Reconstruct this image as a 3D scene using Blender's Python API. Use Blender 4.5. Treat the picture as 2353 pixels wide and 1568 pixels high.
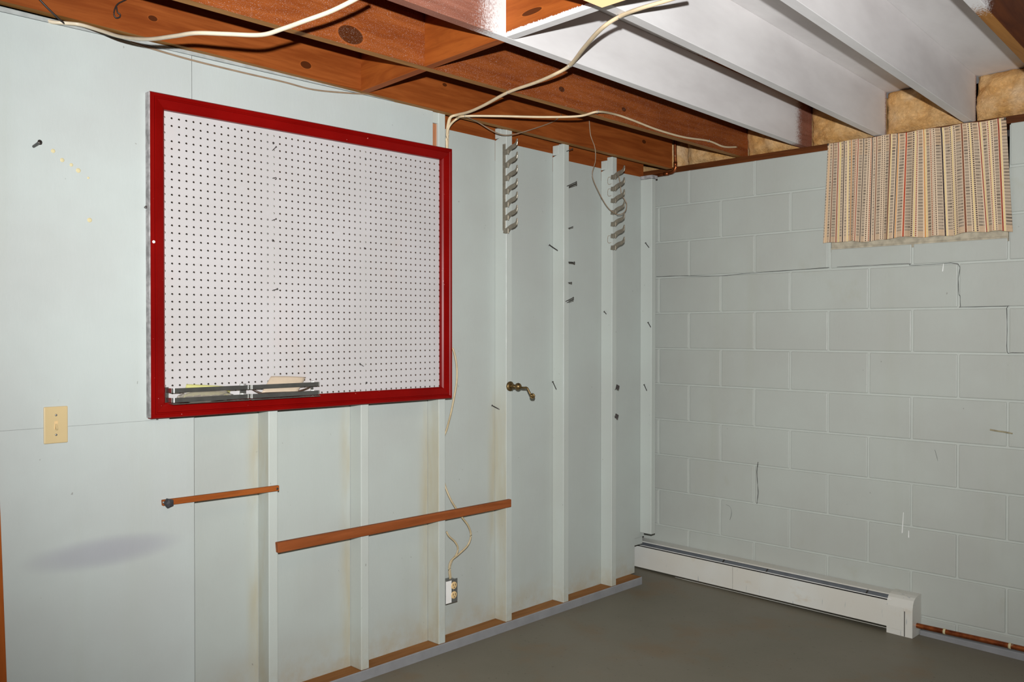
import bpy, bmesh, math, random
from mathutils import Vector, Matrix, noise

# ------------------------------------------------------------------ scene reset
for o in list(bpy.data.objects):
    bpy.data.objects.remove(o)
SC = bpy.context.scene
COL = SC.collection
random.seed(7)

# ------------------------------------------------------------------ camera
# world: X runs along the block wall, Y along the stud wall (block wall at Y=0),
# stud faces at X=0.  Camera solved from the 1-inch pegboard grid and the 8x16 blocks.
FPX, IW, IH = 2074.44, 2353.0, 1568.0
YAW, PITCH, ROLL = -0.7786, -0.0103, 0.0005
CAM = Vector((2.9177, -4.2910, 1.2658))
cy, sy, cp, sp = math.cos(YAW), math.sin(YAW), math.cos(PITCH), math.sin(PITCH)
FWD = Vector((sy*cp, cy*cp, sp))
RT = Vector((cy, -sy, 0.0))
UP = RT.cross(FWD)
c_, s_ = math.cos(ROLL), math.sin(ROLL)
RT, UP = c_*RT + s_*UP, -s_*RT + c_*UP
cd = bpy.data.cameras.new('camera')
cam = bpy.data.objects.new('camera', cd)
COL.objects.link(cam)
cd.sensor_fit = 'HORIZONTAL'
cd.sensor_width = 36.0
cd.lens = 36.0*FPX/IW
cd.clip_start = 0.02
cam.matrix_world = Matrix(((RT.x, UP.x, -FWD.x, CAM.x), (RT.y, UP.y, -FWD.y, CAM.y),
                           (RT.z, UP.z, -FWD.z, CAM.z), (0, 0, 0, 1)))
SC.camera = cam

# ------------------------------------------------------------------ world, flash, exposure
w = bpy.data.worlds.new('world')
SC.world = w
w.use_nodes = True
w.node_tree.nodes['Background'].inputs[0].default_value = (0.9, 0.8, 0.6, 1)
w.node_tree.nodes['Background'].inputs[1].default_value = 0.0
SC.view_settings.view_transform = 'Standard'
SC.view_settings.look = 'None'
SC.view_settings.gamma = 1.0
SC.view_settings.use_curve_mapping = False
SC.view_settings.exposure = 0.0

# the photographer's flash, on the hot shoe above the lens
fl = bpy.data.lights.new('camera_flash', 'SPOT')
fl.energy = 740.0
fl.color = (0.985, 1.0, 1.0)
fl.spot_size = math.radians(104)
fl.spot_blend = 1.0
fl.shadow_soft_size = 0.015
flo = bpy.data.objects.new('camera_flash', fl)
COL.objects.link(flo)
flo.location = CAM + Vector((0, 0, 0.165))
FLASH_YAW, FLASH_PITCH = YAW + 0.04, math.radians(7.5)
d = Vector((math.sin(FLASH_YAW)*math.cos(FLASH_PITCH), math.cos(FLASH_YAW)*math.cos(FLASH_PITCH), math.sin(FLASH_PITCH)))
flo.rotation_euler = d.to_track_quat('-Z', 'Y').to_euler()
LAMP_STRENGTH = 1.15

# ------------------------------------------------------------------ helpers
def at(px, py, axis, val):
    """photo pixel -> point on the real plane axis=val"""
    v = (px-IW/2)/FPX*RT - (py-IH/2)/FPX*UP + FWD
    i = 'XYZ'.index(axis)
    return CAM + v*((val-CAM[i])/v[i])

WLOC = {}
def finish(name, verts, faces, mats, parent=None, smooth=False, fm=None, base=False):
    vs = [Vector(v) for v in verts]
    lo = Vector([min(v[i] for v in vs) for i in range(3)])
    hi = Vector([max(v[i] for v in vs) for i in range(3)])
    c = (lo+hi)/2
    if parent is None:
        c.z = lo.z
    me = bpy.data.meshes.new(name)
    me.from_pydata([tuple(v-c) for v in vs], [], faces)
    if not isinstance(mats, (list, tuple)):
        mats = [mats]
    for m in mats:
        me.materials.append(m)
    if fm:
        me.polygons.foreach_set('material_index', fm)
    if smooth:
        me.polygons.foreach_set('use_smooth', [True]*len(me.polygons))
    me.update()
    o = bpy.data.objects.new(name, me)
    COL.objects.link(o)
    return place(o, c, parent)

def place(o, c, parent=None):
    if parent is not None:
        o.parent = parent
        o.location = c - WLOC[parent]
    else:
        o.location = c
    WLOC[o] = Vector(c)
    return o

def thing(name, label, cat, loc, group=None):
    o = bpy.data.objects.new(name, None)
    o.empty_display_size = 0.05
    COL.objects.link(o)
    place(o, Vector(loc))
    return tag(o, label, cat, group)

def tag(o, label=None, cat=None, group=None, kind=None):
    if label: o['label'] = label
    if cat: o['category'] = cat
    if group: o['group'] = group
    if kind: o['kind'] = kind
    return o

def bm_out(bm):
    bm.verts.index_update()
    return [v.co.copy() for v in bm.verts], [[v.index for v in f.verts] for f in bm.faces]

def hexa(name, p, mat, parent=None, bevel=0.0, seg=1, smooth=False):
    """p: 8 corners, bottom loop then top loop"""
    bm = bmesh.new()
    v = [bm.verts.new(q) for q in p]
    for f in ((3, 2, 1, 0), (4, 5, 6, 7), (0, 1, 5, 4), (1, 2, 6, 5), (2, 3, 7, 6), (3, 0, 4, 7)):
        bm.faces.new([v[i] for i in f])
    bmesh.ops.recalc_face_normals(bm, faces=bm.faces)
    if bevel:
        bmesh.ops.bevel(bm, geom=list(bm.edges), offset=bevel, segments=seg, affect='EDGES', profile=0.5)
    vs, fs = bm_out(bm)
    bm.free()
    return finish(name, vs, fs, mat, parent, smooth)

def box(name, x0, x1, y0, y1, z0, z1, mat, parent=None, bevel=0.0, seg=1):
    p = [(x0, y0, z0), (x1, y0, z0), (x1, y1, z0), (x0, y1, z0), (x0, y0, z1), (x1, y0, z1), (x1, y1, z1), (x0, y1, z1)]
    return hexa(name, p, mat, parent, bevel, seg)

def smooth_path(pts, n=8):
    pts = [Vector(p) for p in pts]
    if len(pts) < 3:
        return pts
    out = []
    for i in range(len(pts)-1):
        p0 = pts[max(i-1, 0)]; p1 = pts[i]; p2 = pts[i+1]; p3 = pts[min(i+2, len(pts)-1)]
        for k in range(n):
            t = k/n
            out.append(0.5*((2*p1) + (p2-p0)*t + (2*p0-5*p1+4*p2-p3)*t*t + (3*p1-p0-3*p2+p3)*t**3))
    out.append(pts[-1])
    return out

def tube_geo(path, r, seg=8, flat=1.0, r1=None):
    verts, faces = [], []
    up = Vector((0, 0, 1))
    n = len(path)
    for i, p in enumerate(path):
        t = (path[min(i+1, n-1)] - path[max(i-1, 0)]).normalized()
        a = t.cross(up)
        if a.length < 0.05:
            a = t.cross(Vector((0, 1, 0)))
        a.normalize()
        b = a.cross(t).normalized()
        rr = r if r1 is None else r + (r1-r)*i/(n-1)
        for k in range(seg):
            an = 2*math.pi*k/seg
            verts.append(p + a*math.cos(an)*rr*flat + b*math.sin(an)*rr)
    for i in range(n-1):
        for k in range(seg):
            faces.append((i*seg+k, i*seg+(k+1) % seg, (i+1)*seg+(k+1) % seg, (i+1)*seg+k))
    faces.append(tuple(range(seg))[::-1])
    faces.append(tuple((n-1)*seg+k for k in range(seg)))
    return verts, faces

def tube(name, pts, r, mat, parent=None, seg=8, flat=1.0, n=8, r1=None):
    v, f = tube_geo(smooth_path(pts, n), r, seg, flat, r1)
    return finish(name, v, f, mat, parent, True)

def lathe(name, origin, axis, prof, mat, parent=None, seg=16, smooth=True):
    """prof: list of (distance along axis, radius)"""
    axis = Vector(axis).normalized()
    a = axis.cross(Vector((0, 0, 1)))
    if a.length < 0.05: a = axis.cross(Vector((0, 1, 0)))
    a.normalize(); b = axis.cross(a)
    vs, fs = [], []
    for d_, r in prof:
        for k in range(seg):
            an = 2*math.pi*k/seg
            vs.append(Vector(origin)+axis*d_+(a*math.cos(an)+b*math.sin(an))*max(r, 1e-5))
    for i in range(len(prof)-1):
        for k in range(seg):
            fs.append((i*seg+k, i*seg+(k+1) % seg, (i+1)*seg+(k+1) % seg, (i+1)*seg+k))
    fs.append(tuple(range(seg))[::-1]); fs.append(tuple((len(prof)-1)*seg+k for k in range(seg)))
    return finish(name, vs, fs, mat, parent, smooth)

def extrude_poly(name, poly, offset, mat, parent=None, smooth=False, bevel=0):
    """closed polygon (3D points) extruded by a vector"""
    off = Vector(offset)
    n = len(poly)
    vs = [Vector(p) for p in poly] + [Vector(p)+off for p in poly]
    fs = [tuple(range(n))[::-1], tuple(range(n, 2*n))]
    for i in range(n):
        j = (i+1) % n
        fs.append((i, j, n+j, n+i))
    bm = bmesh.new()
    bv = [bm.verts.new(v) for v in vs]
    for f in fs: bm.faces.new([bv[i] for i in f])
    bmesh.ops.recalc_face_normals(bm, faces=bm.faces)
    if bevel:
        bmesh.ops.bevel(bm, geom=list(bm.edges), offset=bevel, segments=1, affect='EDGES')
    a, b = bm_out(bm); bm.free()
    return finish(name, a, b, mat, parent, smooth)

# ------------------------------------------------------------------ materials
class NT:
    """tiny node-tree writer; every texture reads the world position of the real surface"""
    def __init__(self, name, rough=0.5, metallic=0.0, spec=0.5):
        self.m = bpy.data.materials.new(name)
        self.m.use_nodes = True
        self.t = self.m.node_tree
        self.b = self.t.nodes['Principled BSDF']
        self.b.inputs['Roughness'].default_value = rough
        self.b.inputs['Metallic'].default_value = metallic
        self.b.inputs['Specular IOR Level'].default_value = spec
        self.g = self.t.nodes.new('ShaderNodeNewGeometry')
        self.pos = self.g.outputs['Position']
        s = self.t.nodes.new('ShaderNodeSeparateXYZ')
        self.t.links.new(self.pos, s.inputs[0])
        self.x, self.y, self.z = s.outputs
    def link(self, a, b):
        if isinstance(a, (int, float)): b.default_value = a
        elif isinstance(a, (tuple, list)): b.default_value = tuple(a) + ((1,) if len(a) == 3 and len(b.default_value) == 4 else ())
        else: self.t.links.new(a, b)
    def math(self, op, a, b=0.0, c=0.0, clamp=False):
        n = self.t.nodes.new('ShaderNodeMath'); n.operation = op; n.use_clamp = clamp
        self.link(a, n.inputs[0]); self.link(b, n.inputs[1]); self.link(c, n.inputs[2])
        return n.outputs[0]
    def step(self, a, lo, hi, to0=0.0, to1=1.0):
        n = self.t.nodes.new('ShaderNodeMapRange'); n.interpolation_type = 'SMOOTHSTEP'
        self.link(a, n.inputs[0])
        for i, v in enumerate((lo, hi, to0, to1)): n.inputs[i+1].default_value = v
        return n.outputs[0]
    def noise(self, scale, detail=3.0, rough=0.55, stretch=(1, 1, 1), off=(0, 0, 0), dist=0.0):
        mp = self.t.nodes.new('ShaderNodeMapping')
        mp.inputs['Scale'].default_value = stretch; mp.inputs['Location'].default_value = off
        self.t.links.new(self.pos, mp.inputs[0])
        n = self.t.nodes.new('ShaderNodeTexNoise')
        n.inputs['Scale'].default_value = scale; n.inputs['Detail'].default_value = detail
        n.inputs['Roughness'].default_value = rough; n.inputs['Distortion'].default_value = dist
        self.t.links.new(mp.outputs[0], n.inputs['Vector'])
        return n.outputs['Fac']
    def mix(self, f, a, b):
        n = self.t.nodes.new('ShaderNodeMix'); n.data_type = 'RGBA'
        self.link(f, n.inputs[0]); self.link(a, n.inputs[6]); self.link(b, n.inputs[7])
        return n.outputs[2]
    def color(self, c): self.link(c, self.b.inputs['Base Color'])
    def rough(self, c): self.link(c, self.b.inputs['Roughness'])
    def bump(self, h, strength=0.2, dist=0.002):
        n = self.t.nodes.new('ShaderNodeBump')
        n.inputs['Strength'].default_value = strength; n.inputs['Distance'].default_value = dist
        self.link(h, n.inputs['Height']); self.t.links.new(n.outputs[0], self.b.inputs['Normal'])
    def gauss(self, cx, cyy, cz, rx, ry, rz):
        """soft ellipsoid mask around a point"""
        def q(a, c, r):
            k = self.math('DIVIDE', self.math('SUBTRACT', a, c), r)
            return self.math('MULTIPLY', k, k)
        s = self.math('ADD', self.math('ADD', q(self.x, cx, rx), q(self.y, cyy, ry)), q(self.z, cz, rz))
        return self.step(s, 0.0, 1.0, 1.0, 0.0)

def srgb(r, g, b):
    f = lambda c: (c/255/12.92) if c/255 <= 0.04045 else ((c/255+0.055)/1.055)**2.4
    return (f(r), f(g), f(b))

def simple(name, rgb, rough=0.5, metallic=0.0, var=0.08, scale=30, spec=0.5):
    t = NT(name, rough, metallic, spec)
    n = t.noise(scale, 4)
    t.color(t.mix(t.step(n, 0.3, 0.7), tuple(c*(1-var) for c in rgb), tuple(min(1, c*(1+var)) for c in rgb)))
    return t.m

STUDY = [-2.99, -2.584, -2.176, -1.773, -1.366, -0.968, -0.589, -0.246]   # left edges of the studs
STW = 0.038

def wall_paint(name, base, stain=0.0, purple=False, block=False):
    t = NT(name, 0.42, 0.0, 0.35)
    b2 = tuple(c*0.93 for c in base)
    col = t.mix(t.step(t.noise(2.2, 4), 0.3, 0.7), base, (b2[0]*1.01, b2[1]*0.985, b2[2]*0.985))
    # soft vertical roller / dirt streaks
    st = t.noise(7.0, 4, 0.6, (1, 1, 0.06))
    col = t.mix(t.math('MULTIPLY', t.step(st, 0.5, 0.8), 0.30), col, (base[0]*0.88, base[1]*0.86, base[2]*0.78))
    if stain:
        # yellow-brown damp stains beside the studs
        k = t.math('FRACT', t.math('DIVIDE', t.math('ADD', t.y, 2.584+4.064), 0.4064))
        near = t.step(k, 0.84, 0.99)
        n = t.step(t.noise(5.0, 5, 0.6, (1, 1, 0.22), (3, 1, 2)), 0.36, 0.62)
        low = t.step(t.z, 1.15, 0.75)
        mid = t.step(t.y, -0.9, -1.5)
        f = t.math('MULTIPLY', t.math('MULTIPLY', near, n), t.math('MULTIPLY', low, mid))
        col = t.mix(t.math('MULTIPLY', f, stain), col, (0.36, 0.28, 0.13))
        base_d = t.math('MULTIPLY', t.step(t.z, 0.12, -0.10), t.step(t.noise(9, 5, 0.65), 0.35, 0.7))
        col = t.mix(t.math('MULTIPLY', base_d, 0.5), col, (0.36, 0.26, 0.12))
    if block:
        n = t.step(t.noise(4.5, 5, 0.62, (1, 1, 0.8), (5, 5, 1)), 0.60, 0.76)
        col = t.mix(t.math('MULTIPLY', n, 0.22), col, (0.33, 0.30, 0.20))
    # small dark scuffs
    sc = t.step(t.noise(55, 2, 0.5, (1, 1, 0.8), (9, 2, 4)), 0.74, 0.78)
    sc2 = t.step(t.noise(3.0, 2, 0.5, (1, 1, 1), (1, 7, 4)), 0.48, 0.60)
    col = t.mix(t.math('MULTIPLY', t.math('MULTIPLY', sc, sc2), 0.55), col, (0.16, 0.15, 0.13))
    if purple:
        zz = t.math('SUBTRACT', t.z, t.math('MULTIPLY', t.math('ADD', t.y, 3.17), 0.0))
        dy = t.math('DIVIDE', t.math('ADD', t.y, 3.165), 0.24)
        dz = t.math('DIVIDE', t.math('SUBTRACT', zz, 0.568), 0.050)
        s = t.math('ADD', t.math('MULTIPLY', dy, dy), t.math('MULTIPLY', dz, dz))
        col = t.mix(t.math('MULTIPLY', t.step(s, 0.0, 1.3, 1.0, 0.0), 0.42), col, (0.25, 0.23, 0.30))
    t.color(col)
    t.rough(t.step(t.noise(12, 3), 0.2, 0.8, 0.36, 0.55))
    h = t.math('ADD', t.noise(90, 3, 0.6, (1, 1, 0.35)), t.math('MULTIPLY', t.noise(9, 3), 0.8))
    t.bump(h, 0.16 if not block else 0.3, 0.002)
    return t.m

M = {}
PAINT = srgb(180, 187, 184)
M['sheet'] = wall_paint('pale_green_sheet_paint', PAINT, 0.0, True)
M['bay'] = wall_paint('pale_green_bay_paint', srgb(175, 181, 176), 0.6)
M['stud'] = wall_paint('pale_green_stud_paint', srgb(183, 189, 183), 0.5)
M['block'] = wall_paint('pale_block_paint', srgb(177, 181, 174), 0.0, False, True)
M['far'] = simple('unlit_far_wall', srgb(120, 118, 108), 0.8, 0, 0.1, 3)
M['mortar'] = simple('painted_mortar', srgb(181, 185, 178), 0.6, 0, 0.03, 8)

def wood(name, c0, c1, axis='Y', knots=(), over=None, white=None, rough=0.6):
    """raw lumber: grain stretched along an axis; over = fine white overspray mask, white = paint mask"""
    t = NT(name, rough, 0.0, 0.12)
    st = {'X': (0.08, 1, 1), 'Y': (1, 0.08, 1), 'Z': (1, 1, 0.08)}[axis]
    g1 = t.noise(26, 6, 0.6, st, (2, 3, 1), 0.8)
    g2 = t.noise(110, 4, 0.6, st, (0, 1, 5), 0.4)
    col = t.mix(t.step(g1, 0.28, 0.72), c0, c1)
    col = t.mix(t.math('MULTIPLY', t.step(g2, 0.5, 0.8), 0.35), col, tuple(c*0.55 for c in c0))
    big = t.noise(2.0, 3)
    col = t.mix(t.math('MULTIPLY', t.step(big, 0.45, 0.75), 0.25), col, tuple(c*0.62 for c in c0))
    for (kx, ky, kz, r) in knots:
        k = t.gauss(kx, ky, kz, 0.06, r*1.7, r)
        ring = t.math('MULTIPLY', t.step(k, 0.05, 0.35), 0.45)
        col = t.mix(ring, col, tuple(min(1, c*1.25) for c in c1))
        col = t.mix(t.math('MULTIPLY', t.step(k, 0.32, 0.5), 0.9), col, tuple(c*0.22 for c in c0))
    if over is not None:
        sp_ = t.math('MULTIPLY', t.step(t.noise(520, 1, 0.5), 0.66, 0.71), over(t))
        col = t.mix(t.math('MULTIPLY', sp_, 0.6), col, (0.62, 0.58, 0.56))
    if white is not None:
        col = t.mix(white(t), col, t.mix(t.step(t.noise(6, 4, 0.6, (1, 0.3, 1)), 0.3, 0.75), srgb(232, 229, 228), srgb(216, 212, 211)))
    t.color(col)
    t.bump(t.math('ADD', g1, t.math('MULTIPLY', g2, 0.5)), 0.18, 0.002)
    return t.m

W0, W1 = srgb(118, 55, 18), srgb(147, 78, 33)
def speck(t, m, lo=0.45, hi=0.62, sc=160):
    """ragged edge of a paint mask"""
    n = t.noise(sc, 3, 0.6)
    return t.step(t.math('ADD', m, t.math('MULTIPLY', t.math('SUBTRACT', n, 0.5), 0.9)), lo, hi)
def over_j2(t): return t.math('MAXIMUM', t.step(t.x, 0.25, 0.42), t.math('MULTIPLY', t.step(t.x, 0.05, 0.3), 0.35))
def white_joist(t):
    near = t.step(t.y, -2.50, -2.20)                       # paint fades out toward the unpainted side
    near = t.math('MAXIMUM', near, t.step(t.x, 0.98, 1.08))
    end = t.math('MAXIMUM', t.step(t.y, 0.02, -0.22), t.math('MULTIPLY', t.step(t.x, 0.95, 1.05), t.step(t.y, 0.10, 0.0)))                        # bare ends at the block wall
    m = t.math('MULTIPLY', near, end)
    return speck(t, m, 0.25, 0.8)
def white_last(t):
    return speck(t, t.step(t.y, -1.15, -1.75))
def white_ceiling(t):
    return speck(t, t.step(t.x, 0.80, 0.86))
def white_blocking(t):
    return speck(t, t.math('MULTIPLY', t.step(t.z, 2.226, 2.205), t.step(t.x, 0.84, 0.92)))

def plate_smear(t):
    return t.math('MULTIPLY', speck(t, t.step(t.noise(3.5, 3, 0.5, (1, 1, 1), (1, 4, 0)), 0.42, 0.62), 0.4, 0.7, 60), 0.22)
M['joist'] = wood('raw_fir_joist', W0, W1, 'Y', knots=((0.475, -2.556, 2.235, 0.040), (0.03, -2.447, 2.25, 0.018), (0.03, -1.769, 2.309, 0.010), (0.46, -1.49, 2.266, 0.016), (0.45, -1.06, 2.26, 0.014), (0.03, -0.362, 2.28, 0.014), (0.03, -3.02, 2.28, 0.012)), over=over_j2)
M['joist_white'] = wood('whitewashed_joist', srgb(122, 74, 58), srgb(150, 98, 80), 'Y', over=lambda t: t.step(t.y, -3.0, -2.5), white=white_joist)
M['joist_last'] = wood('half_painted_joist', srgb(84, 38, 12), srgb(112, 58, 20), 'Y', white=white_last)  # bare wood darkened: shade of the grazing flash is painted into this colour
M['joist_edge'] = wood('sawn_joist_edge', srgb(146, 98, 48), srgb(168, 120, 66), 'Y')
M['joist_last_edge'] = wood('half_painted_joist_edge', srgb(150, 96, 40), srgb(178, 122, 58), 'Y', white=white_last)
M['blocking'] = wood('raw_fir_blocking', srgb(136, 66, 24), srgb(162, 86, 34), 'X', knots=((1.006, -2.262, 2.25, 0.012),), white=white_blocking)
M['ceiling'] = wood('subfloor_planks', W0, W1, 'X', white=white_ceiling)
M['sill'] = wood('dark_sill_plate', srgb(70, 36, 14), srgb(104, 56, 25), 'X')
M['strip'] = wood('wood_strip', srgb(126, 66, 32), srgb(150, 84, 46), 'Y')
M['strip2'] = wood('wood_strip_orange', srgb(134, 68, 26), srgb(158, 88, 40), 'Y')
M['plate_raw'] = wood('bare_sole_plate', srgb(132, 86, 44), srgb(156, 108, 62), 'Y')
M['post'] = wood('orange_door_post', srgb(146, 72, 24), srgb(170, 92, 36), 'Z')
M['raw_end'] = wood('bare_stud', srgb(160, 104, 70), srgb(188, 132, 98), 'Z')

def floor_mat():
    t = NT('grey_painted_concrete', 0.5, 0, 0.4)
    a = t.mix(t.step(t.noise(1.3, 5), 0.3, 0.7), srgb(120, 114, 100), srgb(110, 105, 90))
    a = t.mix(t.math('MULTIPLY', t.step(t.noise(3.5, 5, 0.6, (1, 1, 1), (4, 1, 0)), 0.5, 0.72), 0.4), a, srgb(122, 95, 62))
    a = t.mix(t.math('MULTIPLY', t.step(t.noise(60, 3), 0.66, 0.72), 0.5), a, srgb(74, 62, 50))
    t.color(a)
    t.bump(t.noise(70, 4), 0.2, 0.002)
    return t.m
M['floor'] = floor_mat()
M['plate_grey'] = simple('grey_floor_paint', srgb(134, 134, 136), 0.5, 0, 0.08, 12)
M['white'] = simple('white_enamel', srgb(232, 230, 226), 0.4, 0, 0.03, 10)
M['edge_white'] = simple('chipped_edge_paint', srgb(150, 146, 146), 0.6, 0, 0.35, 45)
M['trim'] = simple('grey_trim_paint', srgb(158, 162, 160), 0.55, 0, 0.12, 25)
M['dark'] = simple('dark_void', srgb(20, 18, 16), 0.8, 0, 0.1, 20)
M['black'] = simple('black_rubber', srgb(46, 46, 50), 0.6, 0, 0.15, 40)
M['iron'] = simple('dark_steel', srgb(88, 84, 82), 0.38, 0.85, 0.2, 90)
M['hook'] = simple('dull_nickel', srgb(132, 124, 110), 0.36, 0.55, 0.15, 60)
M['chrome'] = simple('chrome', srgb(205, 205, 200), 0.2, 0.93, 0.1, 40)
M['brass'] = simple('tarnished_brass', srgb(112, 92, 58), 0.4, 0.8, 0.35, 70)
M['galv'] = simple('galvanised_steel', srgb(150, 152, 150), 0.4, 0.8, 0.2, 50)
M['cable'] = simple('off_white_cable', srgb(204, 190, 166), 0.4, 0, 0.05, 30)
M['cable2'] = simple('beige_cable', srgb(208, 186, 152), 0.45, 0, 0.06, 30)
M['cable3'] = simple('tan_cable', srgb(178, 160, 126), 0.45, 0, 0.1, 40)
M['wire'] = simple('brown_grey_wire', srgb(142, 120, 98), 0.5, 0, 0.1, 30)
M['wire_dark'] = simple('black_wire', srgb(40, 34, 32), 0.5, 0, 0.1, 30)
M['ivory'] = simple('ivory_plastic', srgb(196, 174, 130), 0.35, 0, 0.02, 10)
M['plug'] = simple('tan_bakelite', srgb(214, 182, 132), 0.4, 0, 0.06, 40)
M['paper'] = simple('aged_paper', srgb(190, 172, 150), 0.7, 0, 0.05, 20)
M['yellow'] = simple('yellow_card', srgb(192, 190, 122), 0.6, 0, 0.06, 20)
M['leather'] = simple('dark_brown_strap', srgb(70, 52, 40), 0.45, 0, 0.25, 60)
M['brownbits'] = simple('brown_hardware', srgb(92, 66, 48), 0.5, 0.1, 0.3, 80)
M['damper'] = simple('grey_damper', srgb(112, 116, 122), 0.4, 0.3, 0.1, 20)
M['spackle'] = simple('cream_filler', srgb(200, 188, 148), 0.7, 0, 0.06, 60)
M['stool'] = simple('dirty_window_filler', srgb(170, 160, 140), 0.8, 0, 0.25, 25)
M['smear'] = simple('tan_glue', srgb(150, 140, 112), 0.7, 0, 0.2, 50)
M['drip'] = simple('white_paint_drip', srgb(240, 240, 236), 0.3, 0, 0.02, 60)
M['crack'] = simple('dark_crack', srgb(70, 70, 68), 0.9, 0, 0.2, 60)

def heater_mat():
    t = NT('cream_heater_enamel', 0.35, 0, 0.4)
    a = t.mix(t.step(t.noise(3, 3), 0.3, 0.7), srgb(212, 212, 206), srgb(208, 204, 194))
    a = t.mix(t.math('MULTIPLY', t.step(t.noise(8, 5, 0.6, (1, 1, 1.5)), 0.6, 0.8), 0.4), a, srgb(186, 158, 116))
    a = t.mix(t.math('MULTIPLY', t.step(t.noise(60, 2, 0.5, (1, 1, 0.12)), 0.69, 0.73), 0.5), a, srgb(130, 140, 150))
    t.color(a)
    return t.m
M['heater'] = heater_mat()

def red_mat():
    t = NT('red_gloss_paint', 0.34, 0, 0.14)
    a = t.mix(t.step(t.noise(5, 4), 0.3, 0.7), srgb(122, 7, 5), srgb(110, 4, 3))
    a = t.mix(t.math('MULTIPLY', t.step(t.noise(75, 2, 0.5), 0.75, 0.77), 0.8), a, srgb(220, 150, 140))
    t.color(a)
    return t.m
M['red'] = red_mat()

def peg_mat():
    t = NT('white_pegboard', 0.45, 0, 0.35)
    a = t.mix(t.step(t.noise(2.5, 3), 0.3, 0.7), srgb(188, 184, 184), srgb(182, 178, 177))
    s = t.step(t.noise(3.2, 4, 0.6, (1, 1, 0.7), (2, 8, 1)), 0.52, 0.78)
    a = t.mix(t.math('MULTIPLY', s, 0.35), a, srgb(188, 162, 148))
    a = t.mix(t.math('MULTIPLY', t.step(t.noise(120, 2), 0.76, 0.79), 0.7), a, srgb(120, 90, 70))
    t.color(a)
    return t.m
M['peg'] = peg_mat()

def copper_mat():
    t = NT('old_copper', 0.35, 0.75, 0.5)
    a = t.mix(t.step(t.noise(28, 4), 0.3, 0.7), srgb(168, 92, 48), srgb(112, 54, 28))
    a = t.mix(t.math('MULTIPLY', t.step(t.noise(60, 3, 0.5, (1, 1, 1), (3, 3, 3)), 0.66, 0.72), 0.6), a, srgb(200, 170, 140))
    t.color(a)
    return t.m
M['copper'] = copper_mat()

def insul_mat():
    t = NT('fibreglass_wool', 0.9, 0, 0.1)
    a = t.mix(t.step(t.noise(7, 6, 0.65, (1, 1, 1.3)), 0.3, 0.7), srgb(214, 160, 96), srgb(232, 190, 136))
    a = t.mix(t.math('MULTIPLY', t.step(t.noise(11, 6, 0.7, (1, 1, 1), (2, 2, 9), 1.0), 0.52, 0.74), 0.6), a, srgb(168, 108, 48))
    a = t.mix(t.math('MULTIPLY', t.step(t.noise(5, 4, 0.6, (1, 1, 1), (7, 2, 1)), 0.5, 0.7), 0.5), a, srgb(236, 206, 172))
    t.color(a)
    t.bump(t.noise(45, 6, 0.75, (1, 1, 1), (0, 0, 0), 1.6), 0.9, 0.012)
    return t.m
M['insul'] = insul_mat()

def glow_mat():
    t = NT('lamp_diffuser', 0.5)
    t.b.inputs['Base Color'].default_value = (0.25, 0.2, 0.12, 1)
    t.b.inputs['Emission Color'].default_value = (1.0, 0.64, 0.31, 1)
    t.b.inputs['Emission Strength'].default_value = LAMP_STRENGTH
    return t.m
M['glow'] = glow_mat()

def cloth_mat():
    t = NT('striped_cotton', 0.85, 0, 0.1)
    a = t.t.nodes.new('ShaderNodeAttribute'); a.attribute_name = 'weave'
    n = t.noise(300, 2)
    t.color(t.mix(t.math('MULTIPLY', t.step(n, 0.3, 0.7), 0.25), a.outputs['Color'], (0.35, 0.26, 0.18)))
    t.bump(n, 0.3, 0.001)
    return t.m
M['cloth'] = cloth_mat()
def glass_mat():
    t = NT('window_glass', 0.05)
    t.b.inputs['Transmission Weight'].default_value = 1.0
    t.b.inputs['Base Color'].default_value = (0.8, 0.85, 0.85, 1)
    return t.m
M['glass'] = glass_mat()
def bag_mat():
    t = NT('clear_plastic_bag', 0.2)
    t.b.inputs['Base Color'].default_value = (0.75, 0.70, 0.60, 1)
    t.b.inputs['Transmission Weight'].default_value = 0.75
    t.b.inputs['IOR'].default_value = 1.1
    return t.m
M['bag'] = bag_mat()

# ------------------------------------------------------------------ the room shell
def zf(x, y):                      # the slab falls away slightly from the corner
    return -0.097 + 0.0092*y - 0.0225*x
X0, X1, Y0, Y1 = -0.45, 4.6, -6.0, 0.20
hexa_floor = [(X0, Y0, zf(X0, Y0)-0.12), (X1, Y0, zf(X1, Y0)-0.12), (X1, Y1, zf(X1, Y1)-0.12), (X0, Y1, zf(X0, Y1)-0.12),
              (X0, Y0, zf(X0, Y0)), (X1, Y0, zf(X1, Y0)), (X1, Y1, zf(X1, Y1)), (X0, Y1, zf(X0, Y1))]
tag(hexa('floor', hexa_floor, M['floor']), kind='structure')

ZJ, ZC = 2.20, 2.415
ceiling = tag(box('ceiling', X0, X1, Y0, Y1, ZC, ZC+0.03, M['ceiling']), kind='structure')
tag(box('wall_right', X1, X1+0.1, Y0, Y1, -0.5, ZC, M['far']), kind='structure')
tag(box('wall_front', X0, X1, Y0-0.1, Y0, -0.5, ZC, M['far']), kind='structure')

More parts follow.
